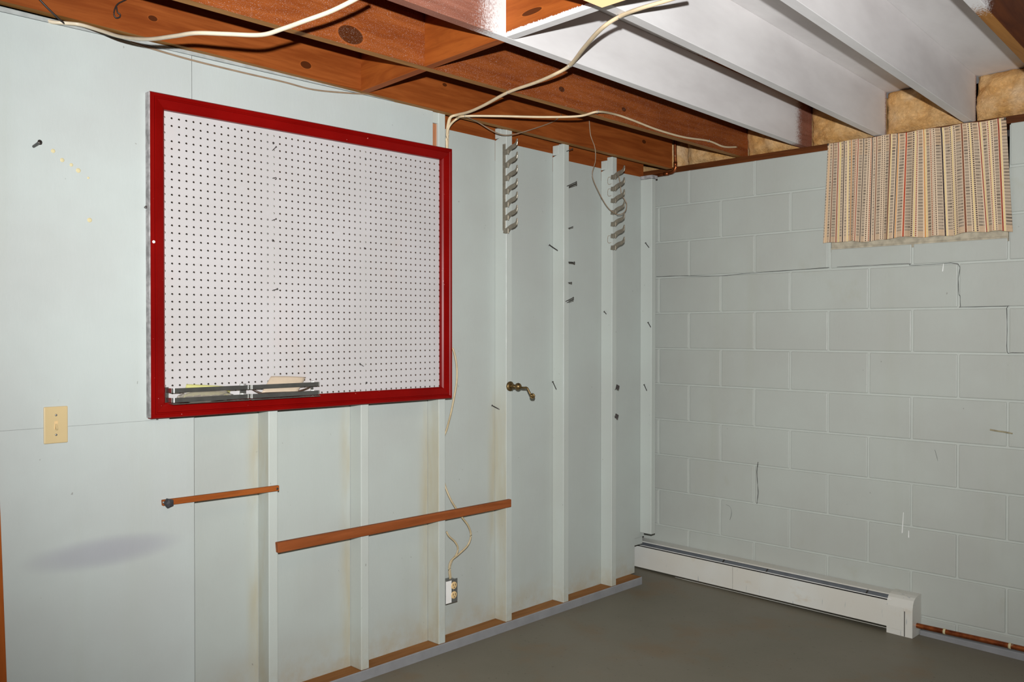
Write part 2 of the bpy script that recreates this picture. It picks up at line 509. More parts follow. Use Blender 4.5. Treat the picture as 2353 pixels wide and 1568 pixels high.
# joists: bottom-left edge as x at the block wall and x at Y=-2.86
def joist(xa, xb, mat, ya=0.06, yb=-5.95, z0=ZJ, z1=ZJ, name='joist', back=None, under=None):
    f = lambda y: xa + (xb-xa)*(y/-2.86)
    fz = lambda y: z0 + (z1-z0)*(y/-2.86)
    p = [(f(yb), yb, fz(yb)), (f(yb)+0.038, yb, fz(yb)), (f(ya)+0.038, ya, fz(ya)), (f(ya), ya, fz(ya)),
         (f(yb), yb, ZC), (f(yb)+0.038, yb, ZC), (f(ya)+0.038, ya, ZC), (f(ya), ya, ZC)]
    o = hexa(name, p, mat, ceiling, 0.0015)
    if back: o.data.materials.append(back)
    if under: o.data.materials.append(under)
    for f in o.data.polygons:
        if back and f.normal.x < -0.8: f.material_index = 1
        if under and f.normal.z < -0.8: f.material_index = len(o.data.materials)-1
    return o
JX = [(-0.43, -0.40), (-0.008, -0.008), (0.37, 0.435), (0.735, 0.880), (1.113, 1.306), (1.515, 1.730), (1.915, 2.120), (2.31, 2.52), (2.71, 2.92), (3.11, 3.32), (3.51, 3.72), (3.91, 4.12), (4.31, 4.52)]
def jx(i, y): return JX[i][0] + (JX[i][1]-JX[i][0])*(y/-2.86)
joist(*JX[0], M['joist'])
joist(*JX[1], M['joist'], ya=-0.10, z0=2.168, z1=2.212, under=M['joist_edge'])
joist(*JX[2], M['joist'], under=M['joist_edge'])
for k in (3, 4, 5): joist(*JX[k], M['joist_white'], back=M['joist'])   # sprayed from one side only
for k in range(6, 13): joist(*JX[k], M['joist_last'], back=M['joist'], under=M['joist_last_edge'])
for i, (yn, yn2) in enumerate(((-2.200, -2.232), (-2.238, -2.262), (-2.262, -2.275)), 1):
    xa, xb = jx(i, yn)+0.038, jx(i+1, yn2)
    p = [(xa, yn, ZJ), (xb, yn2, ZJ), (xb, yn2+0.036, ZJ), (xa, yn+0.036, ZJ), (xa, yn, ZC), (xb, yn2, ZC), (xb, yn2+0.036, ZC), (xa, yn+0.036, ZC)]
    hexa('blocking', p, M['blocking'], ceiling, 0.001)

# ---- block wall
wall_back = tag(box('wall_back', -0.45, X1, 0.006, 0.19, -0.5, 1.6595, M['mortar']), kind='structure')
box('mortar_bed', -0.45, 0.898, 0.006, 0.19, 1.6595, 2.168, M['mortar'], wall_back)
box('mortar_bed', 1.702, X1, 0.006, 0.19, 1.6595, 2.162, M['mortar'], wall_back)
BW, BZ, BX = 0.2032, 2.1854, -0.128
WIN = (0.900, 1.700, 1.680)
rb = random.Random(3)
def block_piece(x0, x1, z0, z1):
    dy = rb.uniform(0, 0.0018)
    box('block', x0, x1, dy, 0.05, z0, z1, M['block'], wall_back, 0.004, 2)
for c in range(1, 13):
    zt, zb = BZ-(c-1)*BW-0.0045, BZ-c*BW+0.0045
    if c == 1: zt = 2.168
    zb = max(zb, -0.45)
    for k in range(-2, 24):
        if (k % 2) != (c % 2): continue
        x0, x1 = BX+k*BW+0.0045, BX+(k+2)*BW-0.0045
        x0 = max(x0, -0.44)
        if x1 <= x0+0.02 or x0 > X1-0.05: continue
        x1 = min(x1, X1)
        if zt > WIN[2] and x1 > WIN[0] and x0 < WIN[1]:
            if x0 < WIN[0]-0.02: block_piece(x0, WIN[0], zb if c != 3 else zb, zt)
            if x1 > WIN[1]+0.02: block_piece(WIN[1], x1, zb, zt)
            if c == 3:
                block_piece(max(x0, WIN[0]+0.0005), min(x1, WIN[1]-0.0005), zb, WIN[2]-0.006)
        else:
            block_piece(x0, x1, zb, zt)
box('sill_plate', -0.45, X1, 0.004, 0.15, 2.168, ZJ, M['sill'], wall_back, 0.001)
# settlement crack that follows the third bed joint and steps down at the right
def crack(pts, wd, name='crack'):
    P = smooth_path(pts, 3)
    vs, fs = [], []
    r = random.Random(len(pts))
    for p in P:
        h = wd*(0.4+0.6*r.random())
        vs += [p+Vector((0, 0, h)), p-Vector((0, 0, h)), p+Vector((h, 0, 0)), p-Vector((h, 0, 0))]
    n = len(P)
    for i in range(n-1):
        a, b = i*4, (i+1)*4
        dx, dz = abs(P[i+1].x-P[i].x), abs(P[i+1].z-P[i].z)
        if dx > dz: fs.append((a, a+1, b+1, b))
        else: fs.append((a+2, a+3, b+3, b+2))
    vs2 = [v+Vector((0, 0.002, 0)) for v in vs]
    m = len(vs)
    fs += [tuple(i+m for i in reversed(f)) for f in fs]
    return finish(name, vs+vs2, fs, M['crack'], wall_back)
def wp(px, py, y=-0.0006): return at(px, py, 'Y', y)
crack([wp(*p) for p in ((1508, 636), (1560, 634.5), (1650, 634.5), (1700, 630), (1780, 624), (1850, 619), (1905, 615))], 0.0018)
crack([wp(*p) for p in ((1923, 614), (2000, 610), (2087, 606), (2090, 610), (2140, 608), (2201, 606.5), (2202, 640), (2203, 676), (2206, 680), (2207, 704), (2212, 706), (2310, 704), (2313, 709), (2314, 760), (2314, 808), (2325, 811), (2352, 811))], 0.0013)
crack([wp(*p) for p in ((1742, 1062), (1739, 1085), (1741, 1115), (1742, 1135), (1739, 1158))], 0.0022)
crack([wp(*p) for p in ((1668, 1160), (1678, 1166), (1681, 1180), (1677, 1196))], 0.0010)
crack([wp(*p) for p in ((2148, 1034), (2152, 1048), (2155, 1060))], 0.0010)
tube('glue_smear', [wp(2275, 988, 0.001), wp(2292, 991, 0.001), wp(2312, 994, 0.001), wp(2327, 997, 0.001)], 0.0035, M['smear'], wall_back)
for (a, b) in (((2168, 606), (2166, 624)), ((2076, 1178), (2073, 1226)), ((2088, 1220), (2088, 1236))):
    tube('paint_drip', [wp(*a), wp((a[0]+b[0])/2, (a[1]+b[1])/2), wp(*b)], 0.0012, M['drip'], wall_back, r1=0.0022)

# ---- window behind the curtain
win = tag(box('window_1', WIN[0], WIN[1], 0.0035, 0.19, WIN[2]-0.02, WIN[2], M['stool']), kind='structure')
for (x0, x1, z0, z1) in ((WIN[0], WIN[0]+0.03, WIN[2], 2.165), (WIN[1]-0.03, WIN[1], WIN[2], 2.165), (WIN[0]+0.03, WIN[1]-0.03, WIN[2], WIN[2]+0.03), (WIN[0]+0.03, WIN[1]-0.03, 2.135, 2.165)):
    box('window_frame', x0, x1, 0.12, 0.16, z0, z1, M['iron'], win, 0.002)
box('pane', WIN[0]+0.03, WIN[1]-0.03, 0.138, 0.142, WIN[2]+0.03, 2.135, M['glass'], win)
box('window_stool', WIN[0]+0.001, WIN[1]-0.001, 0.004, 0.06, WIN[2], WIN[2]+0.10, M['stool'], win, 0.002)
box('window_well', WIN[0]-0.05, WIN[1]+0.05, 0.22, 0.24, WIN[2]-0.1, 2.2, M['dark'], win)

# ---- stud wall
XF, XB = -0.005, -0.079             # stud faces / back of the bays
wall_left = tag(box('wall_left', -0.20, XB-0.012, -6.0, -0.34, -0.4, 2.25, M['bay']), kind='structure')
box('wall_return', -0.20, XB-0.012, -0.339, -0.206, 0.085, 2.25, M['bay'], wall_left)
PT = lambda y: zf(0, y)+0.040        # top of the sole plate
# bay panels
ptop = {0: 2.16, 1: 2.16, 2: 2.16, 3: 2.156, 4: 2.150, 5: 2.126, 6: 2.120}
for i in range(7):
    ya, yb = STUDY[i]+STW, STUDY[i+1]
    za, zb_ = PT(ya), PT(yb)
    if i < 6:
        p = [(XB-0.006, ya, za), (XB, ya, za), (XB, yb, zb_), (XB-0.006, yb, zb_), (XB-0.006, ya, ptop[i]), (XB, ya, ptop[i]), (XB, yb, ptop[i]-0.004), (XB-0.006, yb, ptop[i]-0.004)]
        hexa('bay_panel', p, M['bay'], wall_left)
    else:                            # last panel is notched round the heater
        yn, yend = at(1458, 1280, 'X', XB).y, -0.208
        zn = at(1465, 1236, 'X', XB).z
        poly = [(XB, ya, za), (XB, yn, PT(yn)), (XB, yn, zn), (XB, yend, zn), (XB, yend, ptop[i]), (XB, ya, ptop[i])]
        extrude_poly('bay_panel', poly, (-0.006, 0, 0), M['bay'], wall_left)
box('ledger', XB-0.012, XB-0.0065, -1.735, -0.21, 2.06, 2.25, M['joist'], wall_left)
# studs
for i, y in enumerate(STUDY):
    m = M['stud']
    if i == 7:
        box('stud', XB, XF+0.003, y, y+STW, 0.155, 2.103, m, wall_left, 0.003, 2)
        box('stud_cap', XB, XF+0.006, y-0.002, y+STW+0.012, 2.104, 2.122, M['edge_white'], wall_left, 0.001)
        continue
    zt = 2.204 if i < 4 else (2.196, 2.186, 2.174)[i-4]
    zb = PT(y+0.02)
    if i in (4, 5, 6):               # heads are notched to pass in front of the ledger
        zn = (2.150, 2.128, 2.104)[i-4]
        poly = [(XB, y, zb), (XF, y, zb), (XF, y, zt), (XF-0.034, y, zt), (XF-0.034, y, zn+0.012), (XB, y, zn)]
        extrude_poly('stud', poly, (0, STW, 0), m, wall_left, False, 0.0015)
        box('stud_cleat', XF-0.074, XF-0.036, y+0.0005, y+STW+0.006, zn+0.008, zn+0.055, m, wall_left, 0.001)
    else:
        box('stud', XB, XF, y, y+STW, zb, zt, m, wall_left, 0.003, 2)
box('shim', -0.030, -0.018, -1.802, -1.7735, 1.96, 2.150, M['raw_end'], wall_left)
box('shim', -0.030, -0.010, -1.808, -1.7735, 2.151, 2.204, M['stud'], wall_left)
# sole plate: raw on top, floor paint on its face
def plate(ya, yb, name='sole_plate'):
    vs, fs, fm = [], [], []
    for y in (ya, yb):
        z0 = zf(0, y)
        vs += [(XB, y, z0-0.01), (0.0, y, z0-0.01), (0.0, y, z0+0.036), (-0.003, y, z0+0.040), (XB, y, z0+0.040)]
    n = 5
    for k in range(n):
        fs.append((k, (k+1) % n, n+(k+1) % n, n+k)); fm.append(0 if k in (1, 2) else (1 if k == 3 else 0))
    fs += [tuple(range(n))[::-1], tuple(range(n, 2*n))]; fm += [0, 0]
    return finish(name, vs, fs, [M['plate_grey'], M['plate_raw']], wall_left, fm=fm)
plate(-2.87, -0.331)
box('seam_gap', XF, -0.002, -2.8690, -2.8680, -0.1, 0.98, M['crack'], wall_left)
box('seam_gap', XF-0.002, -0.0012, -2.8744, -2.8726, 2.03, 2.198, M['crack'], wall_left)
# front sheets
YL = -3.474                          # left edge of the covering
poly = [(0.0, YL-0.02, 0.9745), (0.0, -3.0, 0.9745), (0.0, -3.0, 2.03), (0.0, -2.8745, 2.03), (0.0, -2.8745, 2.198), (0.0, YL-0.02, 2.198)]
extrude_poly('wall_sheet', poly, (XF, 0, 0), M['sheet'], wall_left)
box('wall_sheet', XF, 0.0, YL-0.02, -2.8695, -0.14, 0.9740, M['sheet'], wall_left, 0.0008)
box('wall_sheet', XF, -0.0003, -2.8725, -1.809, 2.03, 2.198, M['sheet'], wall_left, 0.0008)
box('top_trim', XF, 0.004, -3.7, -1.80, 2.199, 2.2115, M['trim'], wall_left, 0.001)
box('wall_sheet', XF-0.01, XF-0.004, -6.0, YL-0.025, -0.2, 2.2, M['sheet'], wall_left)
# filler over old screw holes
for (px, py, r) in ((122, 347, .007), (143, 368, .007), (164, 379, .006), (180, 392, .008), (203, 409, .004), (206, 506, .008)):
    p = at(px, py, 'X', 0.0)
    lathe('filler_spot', p, (1, 0, 0), [(-0.001, r), (0.0003, r*0.9), (0.0006, r*0.5)], M['spackle'], wall_left, 10)
# wooden post at the far left
a, b = at(0, 1150, 'X', 0.014), at(16, 1568, 'X', 0.014)
k = (a.y-b.y)/(a.z-b.z)
yy = lambda z: b.y + k*(z-b.z)
z0, z1 = -0.20, 2.19
p = [(-0.02, yy(z0)-0.09, z0), (0.014, yy(z0)-0.09, z0), (0.014, yy(z0), z0), (-0.02, yy(z0), z0),
     (-0.02, yy(z1)-0.09, z1), (0.014, yy(z1)-0.09, z1), (0.014, yy(z1), z1), (-0.02, yy(z1), z1)]
tag(hexa('trim_1', p, M['post'], None, 0.001), kind='structure')
# low curb at the foot of the block wall
cz = -0.094
tag(box('baseboard_back', 1.345, X1, -0.03, 0.004, -0.28, cz-0.012, M['plate_grey'], None, 0.006, 2), kind='structure')

# ------------------------------------------------------------------ pegboard
PY = lambda c: -1.7762-(46-c)*0.0254
PZ = lambda r: 2.0-r*0.0254
peg = thing('pegboard', 'large white pegboard in a mitred red frame on the stud wall', 'pegboard', (0.0, -2.377, 0.983))
def make_board():
    """perforated hardboard: one octagonal hole per inch, real depth"""
    vs, fs, fm = [], [], []
    R, SEG, H = 0.0037, 8, 0.0127
    blocked = {(0, 3), (14, 12), (26, 14), (10, 9)}
    for c in range(-1, 48):
        for r in range(0, 39):
            y, z = PY(c), PZ(r)
            b = len(vs)
            sq = [(y+H, z), (y+H, z+H), (y, z+H), (y-H, z+H), (y-H, z), (y-H, z-H), (y, z-H), (y+H, z-H)]
            if (c, r) in blocked:
                vs += [(0.0, y+H, z+H), (0.0, y-H, z+H), (0.0, y-H, z-H), (0.0, y+H, z-H)]
                fs.append((b, b+1, b+2, b+3)); fm.append(0); continue
            vs += [(0.0, a_, b_) for a_, b_ in sq]
            for k in range(SEG):
                an = math.pi*2*k/SEG
                vs.append((0.0, y+R*math.cos(an), z+R*math.sin(an)))
            for k in range(SEG):
                an = math.pi*2*k/SEG
                vs.append((-0.0048, y+R*math.cos(an), z+R*math.sin(an)))
            for k in range(SEG):
                k2 = (k+1) % SEG
                fs.append((b+k, b+k2, b+8+k2, b+8+k))
                fs.append((b+8+k, b+8+k2, b+16+k2, b+16+k)); fm += [0, 1]
    return finish('perforated_board', vs, fs, [M['peg'], M['brownbits']], peg, fm=fm)
make_board()
FY0, FY1, FZ0, FZ1 = -3.028, -1.724, 0.981, 2.045
PROF = [(0, 0.0), (0, .025), (.003, .029), (.012, .029), (.0155, .0255), (.018, .0255), (.020, .0285), (.044, .022), (.050, .017), (.050, 0.0)]
def rail(side):
    vs, fs = [], []
    for (wd, h) in PROF:
        y0, y1, z0, z1 = FY0+wd, FY1-wd, FZ0+wd, FZ1-wd
        e = {'L': ((y0, z0), (y0, z1)), 'R': ((y1, z0), (y1, z1)), 'T': ((y0, z1), (y1, z1)), 'B': ((y0, z0), (y1, z0))}[side]
        vs += [(h, *e[0]), (h, *e[1])]
    n = len(PROF)
    for i in range(n):
        j = (i+1) % n
        fs.append((2*i, 2*i+1, 2*j+1, 2*j))
    fs += [tuple(2*i for i in range(n)), tuple(2*i+1 for i in range(n))[::-1]]
    bm = bmesh.new()
    bv = [bm.verts.new(v) for v in vs]
    for f in fs: bm.faces.new([bv[i] for i in f])
    bmesh.ops.recalc_face_normals(bm, faces=bm.faces)
    a_, b_ = bm_out(bm); bm.free()
    return finish('frame_rail', a_, b_, M['red'], peg)
for s in 'LRTB': rail(s)
tag(box('edge_strip', 0.0005, 0.0265, FY0-0.005, FY0-0.0004, FZ0+0.004, FZ1-0.002, M['edge_white'], peg, 0.0008), 'chipped white painted edge strip')
for (px, py, r) in ((628, 329, .0045), (840, 366, .004), (627, 553, .0045), (838, 571, .004), (842, 880, .0042), (710, 809, .003)):
    lathe('nail_head', at(px, py, 'X', 0.0), (1, 0, 0), [(-0.002, r), (0.001, r), (0.002, r*0.6)], M['iron'], peg, 10)
lathe('white_plug', at(353, 556, 'X', 0.0285), (1, 0, 0), [(-0.001, .005), (0.002, .005), (0.003, .003)], M['drip'], peg, 12)

# ------------------------------------------------------------------ nails
def nail(head, tail, r, label, mat=None, headr=2.0, group='loose nails left in the stud wall', cat='nail', name='nail'):
    h, t_ = Vector(head), Vector(tail)
    ax = (h-t_)
    L = ax.length
    o = lathe(name, t_, ax, [(-0.004, r*0.6), (0, r), (L-0.002, r), (L-0.002, r*headr), (L, r*headr), (L+0.0008, r*headr*0.6)], mat or M['iron'], None, 8)
    return tag(o, label, cat, group)
Xp = lambda px, py, x: at(px, py, 'X', x)
Yp = lambda px, py, y: at(px, py, 'Y', y)
S = STUDY
G = 'loose nails left in the stud wall'
nail(Yp(1262, 563, S[5]-0.03), Yp(1281, 576, S[5]), .0028, 'long dark nail angled down on the left side of the third stud from the corner')
nail(Xp(1325, 418, 0.045), Xp(1303, 428, XF), .0021, 'upper nail of the crossed pair high on the third stud from the corner')
nail(Xp(1325, 423, 0.040), Xp(1308, 430, XF), .0021, 'lower nail of the crossed pair high on the third stud from the corner')
nail(Xp(1317, 521, 0.022), Xp(1306, 525, XF), .0020, 'short headless nail on the third stud from the corner, between crossed pair and bolt', headr=1.0)
nail(Xp(1320, 604, 0.030), Xp(1307, 603, XF), .0034, 'thick stubby bolt sticking out of the third stud from the corner', headr=1.7)
nail(Xp(1313, 650, 0.018), Xp(1306, 650, XF), .0022, 'tiny nail just below the stubby bolt on the third stud from the corner')
nail(Xp(1318, 684, 0.036), Xp(1300, 693, XF), .0020, 'upper of two parallel nails low on the third stud from the corner')
nail(Xp(1317, 689, 0.034), Xp(1303, 696, XF), .0018, 'lower of two parallel nails low on the third stud from the corner')
nail(Xp(1316, 342, 0.030), Xp(1302, 348, XF), .0020, 'nail at the very top of the third stud from the corner, by the joist')
nail(Yp(1388, 716, S[6]-0.012), Yp(1393, 722, S[6]), .0022, 'small nail on the left side of the stud with the upper wire loop rack')
nail(Yp(1483, 558, S[7]-0.02), Yp(1491, 569, S[7]), .0022, 'topmost of three nails in the corner stud')
nail(Yp(1489, 741, S[7]-0.02), Yp(1495, 752, S[7]), .0022, 'middle of three nails in the corner stud')
nail(Yp(1480, 884, S[7]-0.02), Yp(1486, 898, S[7]), .0022, 'lowest of three nails in the corner stud')
nail(Yp(1270, 877, S[5]-0.02), Yp(1278, 895, S[5]), .0022, 'nail level with the brass crank, left side of the third stud from the corner')
nail(Yp(1130, 932, S[4]-0.02), Yp(1147, 941, S[4]), .0024, 'nail just left of and below the brass crank')
nail(Xp(92, 326, 0.045), Xp(77, 337, 0.0), .0042, 'dark round-headed screw beside the cream filler spots on the left sheet', headr=1.6, cat='screw', name='screw', group='screws in the left sheet')
nail(Xp(336, 476, 0.010), Xp(333, 477, 0.0), .0032, 'tiny screw just left of the red frame', headr=1.5, cat='screw', name='screw', group='screws in the left sheet')
GP = 'pins stuck in the pegboard'
nail(Xp(635, 337, 0.022), Xp(626, 346, 0.0), .0013, 'topmost thin pin in the pegboard, near its upper left', group=GP)
nail(Xp(635, 503, 0.022), Xp(625, 507, 0.0), .0013, 'thin pin halfway up the left part of the pegboard', group=GP)
nail(Xp(638, 664, 0.026), Xp(626, 668, 0.0), .0015, 'thicker pin in the lower middle left of the pegboard', group=GP)
nail(Xp(827, 836, 0.016), Xp(835, 842, 0.0), .0014, 'short pin near the bottom middle of the pegboard', group=GP)
o = tube('peg_hook', [Xp(626, 410, 0.0), Xp(630, 409, 0.012), Xp(634, 408, 0.02), Xp(635, 411, 0.022), Xp(632, 412, 0.022)], .0012, M['iron'], None, 6, n=4)
tag(o, 'little bent wire hook in the upper left of the pegboard', 'hook')
for (hx, hy, tx, ty, lab) in ((1418, 890, 1413, 897, 'upper small square-headed hanger on the stud below the second hook rack'), (1416, 957, 1412, 957, 'lower small square-headed hanger on the stud below the second hook rack')):
    t_ = thing('square_hanger', lab, 'hanger', Xp(tx, ty, XF), 'square-headed hangers')
    h = Xp(hx, hy, 0.022)
    tube('shank', [Xp(tx, ty, XF-0.003), h], .0018, M['iron'], t_, 6)
    s_ = 0.012
    q = [h+Vector((-0.004, -s_*.7, -s_*.6)), h+Vector((0.006, s_*.2, -s_*1.2)), h+Vector((0.006, s_*.9, s_*.5)), h+Vector((-0.004, 0, s_*1.2))]
    extrude_poly('square_head', q, (0.003, -0.001, 0), M['iron'], t_)

# ------------------------------------------------------------------ hook racks
def hook_rack(y, ztop, zstep, label, strip_mat, cut, xo):
    t_ = thing('hook_rack', label, 'hook rack', (XF, y, ztop-7*zstep), 'seven-hook racks screwed to the studs')
    # flat backing strip on the side of the stud
    box('backing_strip', XF-0.021+xo, XF-0.003+xo, y-0.0035, y-0.0003, ztop-7*zstep+0.028, ztop+0.004, strip_mat, t_, 0.0006)
    cl = [(-.010, -.004), (.004, -.006), (.014, -.002), (.022, .006), (.034, .012), (.047, .016), (.056, .022), (.060, .032), (.062, .046)]
    wd = [.011, .0125, .013, .0115, .0105, .010, .009, .0065, .0035]
    for k in range(7):
        z = ztop-0.030-k*zstep
        up, dn = [], []
        for i, (cx, czz) in enumerate(cl):
            a_ = Vector(cl[min(i+1, 8)])-Vector(cl[max(i-1, 0)])
            n = Vector((-a_.y, a_.x)).normalized()*wd[i]
            up.append((XF+xo+cx*1.22+n.x, y-0.004, z+czz+n.y)); dn.append((XF+xo+cx*1.22-n.x, y-0.004, z+czz-n.y))
        h = extrude_poly('hook', up+dn[::-1], (0, -0.004, 0), M['hook'], t_, False, 0.0012)
        box('hook_flange', XF+xo+0.019, XF+xo+0.023, y-0.011, y-0.004, z-0.019, z+0.004, M['hook'], h, 0.001)
    if cut:
        for k in (0, 1, 5):
            z = ztop-0.052-k*zstep
            q = [(XF-0.004, y-0.006, z+.018), (XF-0.022, y-0.006, z+.018), (XF-0.024, y-0.006, z-.012), (XF-0.012, y-0.006, z-.018), (XF-0.002, y-0.006, z-.016)]
            tube('wire_loop', q, .0011, M['wire'], t_, 5, n=4)
    return t_
zt1, zb1 = at(1161, 333, 'Y', S[4]).z, at(1162, 536, 'Y', S[4]).z
hook_rack(S[4], zt1, (zt1-zb1)/6.75, 'nickel hook rack with a bare grey strip, on the stud above the brass crank', M['hook'], False, 0.0)
zt2, zb2 = at(1410, 392, 'Y', S[6]).z, at(1413, 570, 'Y', S[6]).z
hook_rack(S[6], zt2, (zt2-zb2)/6.6, 'nickel hook rack with thin wire looped on it, nearest the corner', M['stud'], True, 0.008)

# ------------------------------------------------------------------ brass crank
c0 = Xp(1171, 888, XF)
t_ = thing('brass_crank', 'tarnished brass crank handle on the stud under the first hook rack', 'crank', c0)
lathe('flange', c0, (1, 0, 0), [(0, .022), (.006, .023), (.010, .018), (.012, .012)], M['brass'], t_)
lathe('spindle', c0+Vector((.010, 0, 0)), (1, 0, -.02), [(0, .011), (.02, .0105), (.022, .008), (.032, .008)], M['brass'], t_, 12)
kx = c0+Vector((.055, 0, .001))
lathe('knob', kx-Vector((.016, 0, 0)), (1, 0, 0), [(0, .004), (.004, .011), (.010, .0155), (.016, .017), (.022, .0155), (.028, .011), (.032, .005)], M['brass'], t_)
pa = kx+Vector((.014, 0, -.004))
e1, e2 = Xp(1211, 892, 0.098), Xp(1222, 912, 0.118)
arm = tube('arm', [pa, (pa+e1)/2, e1, (e1+e2)/2, e2], .0048, M['brass'], t_, 8, n=4)
lathe('end_cup', e2+Vector((-.004, 0.004, 0)), (0.8, -0.5, 0.3), [(0, .006), (.006, .0115), (.014, .0125), (.014, .009), (.006, .006)], M['brass'], t_, 14)

# ------------------------------------------------------------------ wooden strips
a0, a1, a2, a3 = Xp(374, 1150, 0.013), Xp(375, 1163.5, 0.013), Xp(642, 1116, 0.013), Xp(642, 1128.5, 0.013)
def strip_pts(q0, q1, q2, q3, xb, xf):
    V3 = lambda p, x: (x, p.y, p.z)
    return [V3(q1, xb), V3(q1, xf), V3(q3, xf), V3(q3, xb), V3(q0, xb), V3(q0, xf), V3(q2, xf), V3(q2, xb)]
t_ = thing('short_wood_strip', 'short orange wood strip with a black bumper at its left end', 'wood strip', (0, -2.77, 0.69))
hexa('strip', strip_pts(a0, a1, a2, a3, 0.0003, 0.013), M['strip2'], t_, 0.0015)
p = Xp(386, 1156, 0.014)
lathe('bumper', p-Vector((0.001, 0, 0)), (1, 0, 0), [(0, .016), (.010, .017), (.018, .014), (.020, .004)], M['black'], t_, 5, False)
lathe('screw_head', Xp(637, 1123.5, 0.0125), (1, 0, 0), [(0, .004), (.0018, .004), (.0025, .002)], M['iron'], t_, 10)
lathe('screw_head', Xp(376, 1155, 0.0125), (1, 0, 0), [(0, .004), (.0018, .004), (.0025, .002)], M['galv'], t_, 10)
b0, b1, b2, b3 = Xp(638, 1248, 0.014), Xp(640, 1272, 0.014), Xp(1175.5, 1148, 0.014), Xp(1175.5, 1165.5, 0.014)
o = hexa('long_wood_strip', strip_pts(b0, b1, b2, b3, XF+0.0003, 0.014), M['strip'], None, 0.002)
tag(o, 'long bare brown wood strip nailed across four studs', 'wood strip')

# ------------------------------------------------------------------ light switch
sw = thing('light_switch', 'ivory toggle light switch plate on the left sheet', 'light switch', (0, -3.312, 0.925))
box('cover_plate', 0.0, 0.006, -3.347, -3.278, 0.9255, 1.0375, M['ivory'], sw, 0.0028, 2)
box('toggle_slot', 0.004, 0.0064, -3.3175, -3.3075, 0.968, 0.994, M['plug'], sw, 0.0004)
hexa('toggle', [(0.006, -3.316, .970), (0.013, -3.3155, .966), (0.013, -3.3095, .966), (0.006, -3.309, .970), (0.006, -3.316, .986), (0.016, -3.3155, .972), (0.016, -3.3095, .972), (0.006, -3.309, .986)], M['ivory'], sw, 0.0006)
for z in (1.0115, 0.9515):
    lathe('screw', (0.005, -3.3125, z), (1, 0, 0), [(0, .0034), (.0018, .0034), (.0026, .0018)], M['galv'], sw, 12)

# ------------------------------------------------------------------ outlet box
ot = thing('outlet_box', 'surface outlet box with two tan sockets beside the stud, fed by cables', 'outlet', (-0.03, -1.69, 0.09))
oy0, oy1, oz0, oz1 = -1.7335, -1.664, 0.090, 0.192
box('metal_box', -0.050, -0.010, oy0, oy1-0.003, oz0+0.003, oz1-0.003, M['galv'], ot, 0.003, 2)
box('cover', -0.0095, -0.006, oy0+0.001, oy1, oz0, oz1, M['galv'], ot, 0.0012)
box('paint_smear', -0.0062, -0.0054, oy0+0.002, oy0+0.034, oz0+0.002, oz1-0.004, M['white'], ot, 0.0003)
for z in (0.164, 0.1225):
    s_ = lathe('socket', (-0.0065, -1.686, z), (1, 0, 0), [(0, .0165), (.0028, .016), (.0034, .014)], M['plug'], ot, 18)
    for dy in (-.006, .006):
        box('slot', -0.0034, -0.0027, -1.686+dy-.0013, -1.686+dy+.0013, z-.001, z+.008, M['dark'], s_)
    box('slot', -0.0034, -0.0027, -1.686-.002, -1.686+.002, z-.010, z-.006, M['dark'], s_)
lathe('screw', (-0.0065, -1.686, 0.1435), (1, 0, 0), [(0, .003), (.002, .003), (.0028, .0015)], M['galv'], ot, 10)

# ------------------------------------------------------------------ chrome racks and what lies in them
def chrome_rack(y0, y1, z, label, left_open):
    t_ = thing('chrome_rack', label, 'rack', (0.0, (y0+y1)/2, z), 'chrome band racks on the pegboard')
    X = 0.058
    for zz, nm in ((z+0.0455, 'front_band'), (z+0.014, 'front_band')):
        r = 0.010
        pts = []
        def band(xr, n=6):
            P = [(0.004, y0)]
            for k in range(n+1):
                a_ = math.pi/2*k/n
                P.append((xr-r+r*math.sin(a_), y0+r-r*math.cos(a_)))
            for k in range(n+1):
                a_ = math.pi/2*k/n
                P.append((xr-r+r*math.cos(a_), y1-r+r*math.sin(a_)))
            P.append((0.004, y1))
            return P
        P = band(X)
        vs, fs = [], []
        for i, (x, y) in enumerate(P):
            tx, ty = (Vector(P[min(i+1, len(P)-1)])-Vector(P[max(i-1, 0)])).normalized()
            nx, ny = -ty*0.0016, tx*0.0016
            for (o1, hz) in ((0, .0075), (1, .0075), (1, -.0075), (0, -.0075)):
                vs.append((x+nx*o1, y+ny*o1, zz+hz))
        for i in range(len(P)-1):
            for k in range(4):
                fs.append((i*4+k, i*4+(k+1) % 4, (i+1)*4+(k+1) % 4, (i+1)*4+k))
        fs += [(0, 1, 2, 3), tuple((len(P)-1)*4+k for k in (3, 2, 1, 0))]
        bm = bmesh.new(); bv = [bm.verts.new(v) for v in vs]
        for f in fs: bm.faces.new([bv[i] for i in f])
        bmesh.ops.recalc_face_normals(bm, faces=bm.faces)
        a_, b_ = bm_out(bm); bm.free()
        finish(nm, a_, b_, M['chrome'], t_)
    box('floor_tray', 0.001, X+0.003, y0+0.002, y1-0.002, z, z+0.0022, M['chrome'], t_, 0.0008)
    for y in (y0+0.003, y1-0.006):
        box('end_post', 0.0015, 0.006, y-0.003, y+0.009, z+0.002, z+0.055, M['chrome'], t_, 0.0008)
    return t_
RZ = 1.0265
chrome_rack(-2.972, -2.694, RZ, 'left chrome band rack at the bottom left of the pegboard, holding a plastic bag', True)
chrome_rack(-2.690, -2.404, RZ-0.0005, 'right chrome band rack at the bottom left of the pegboard, holding tan paper', False)
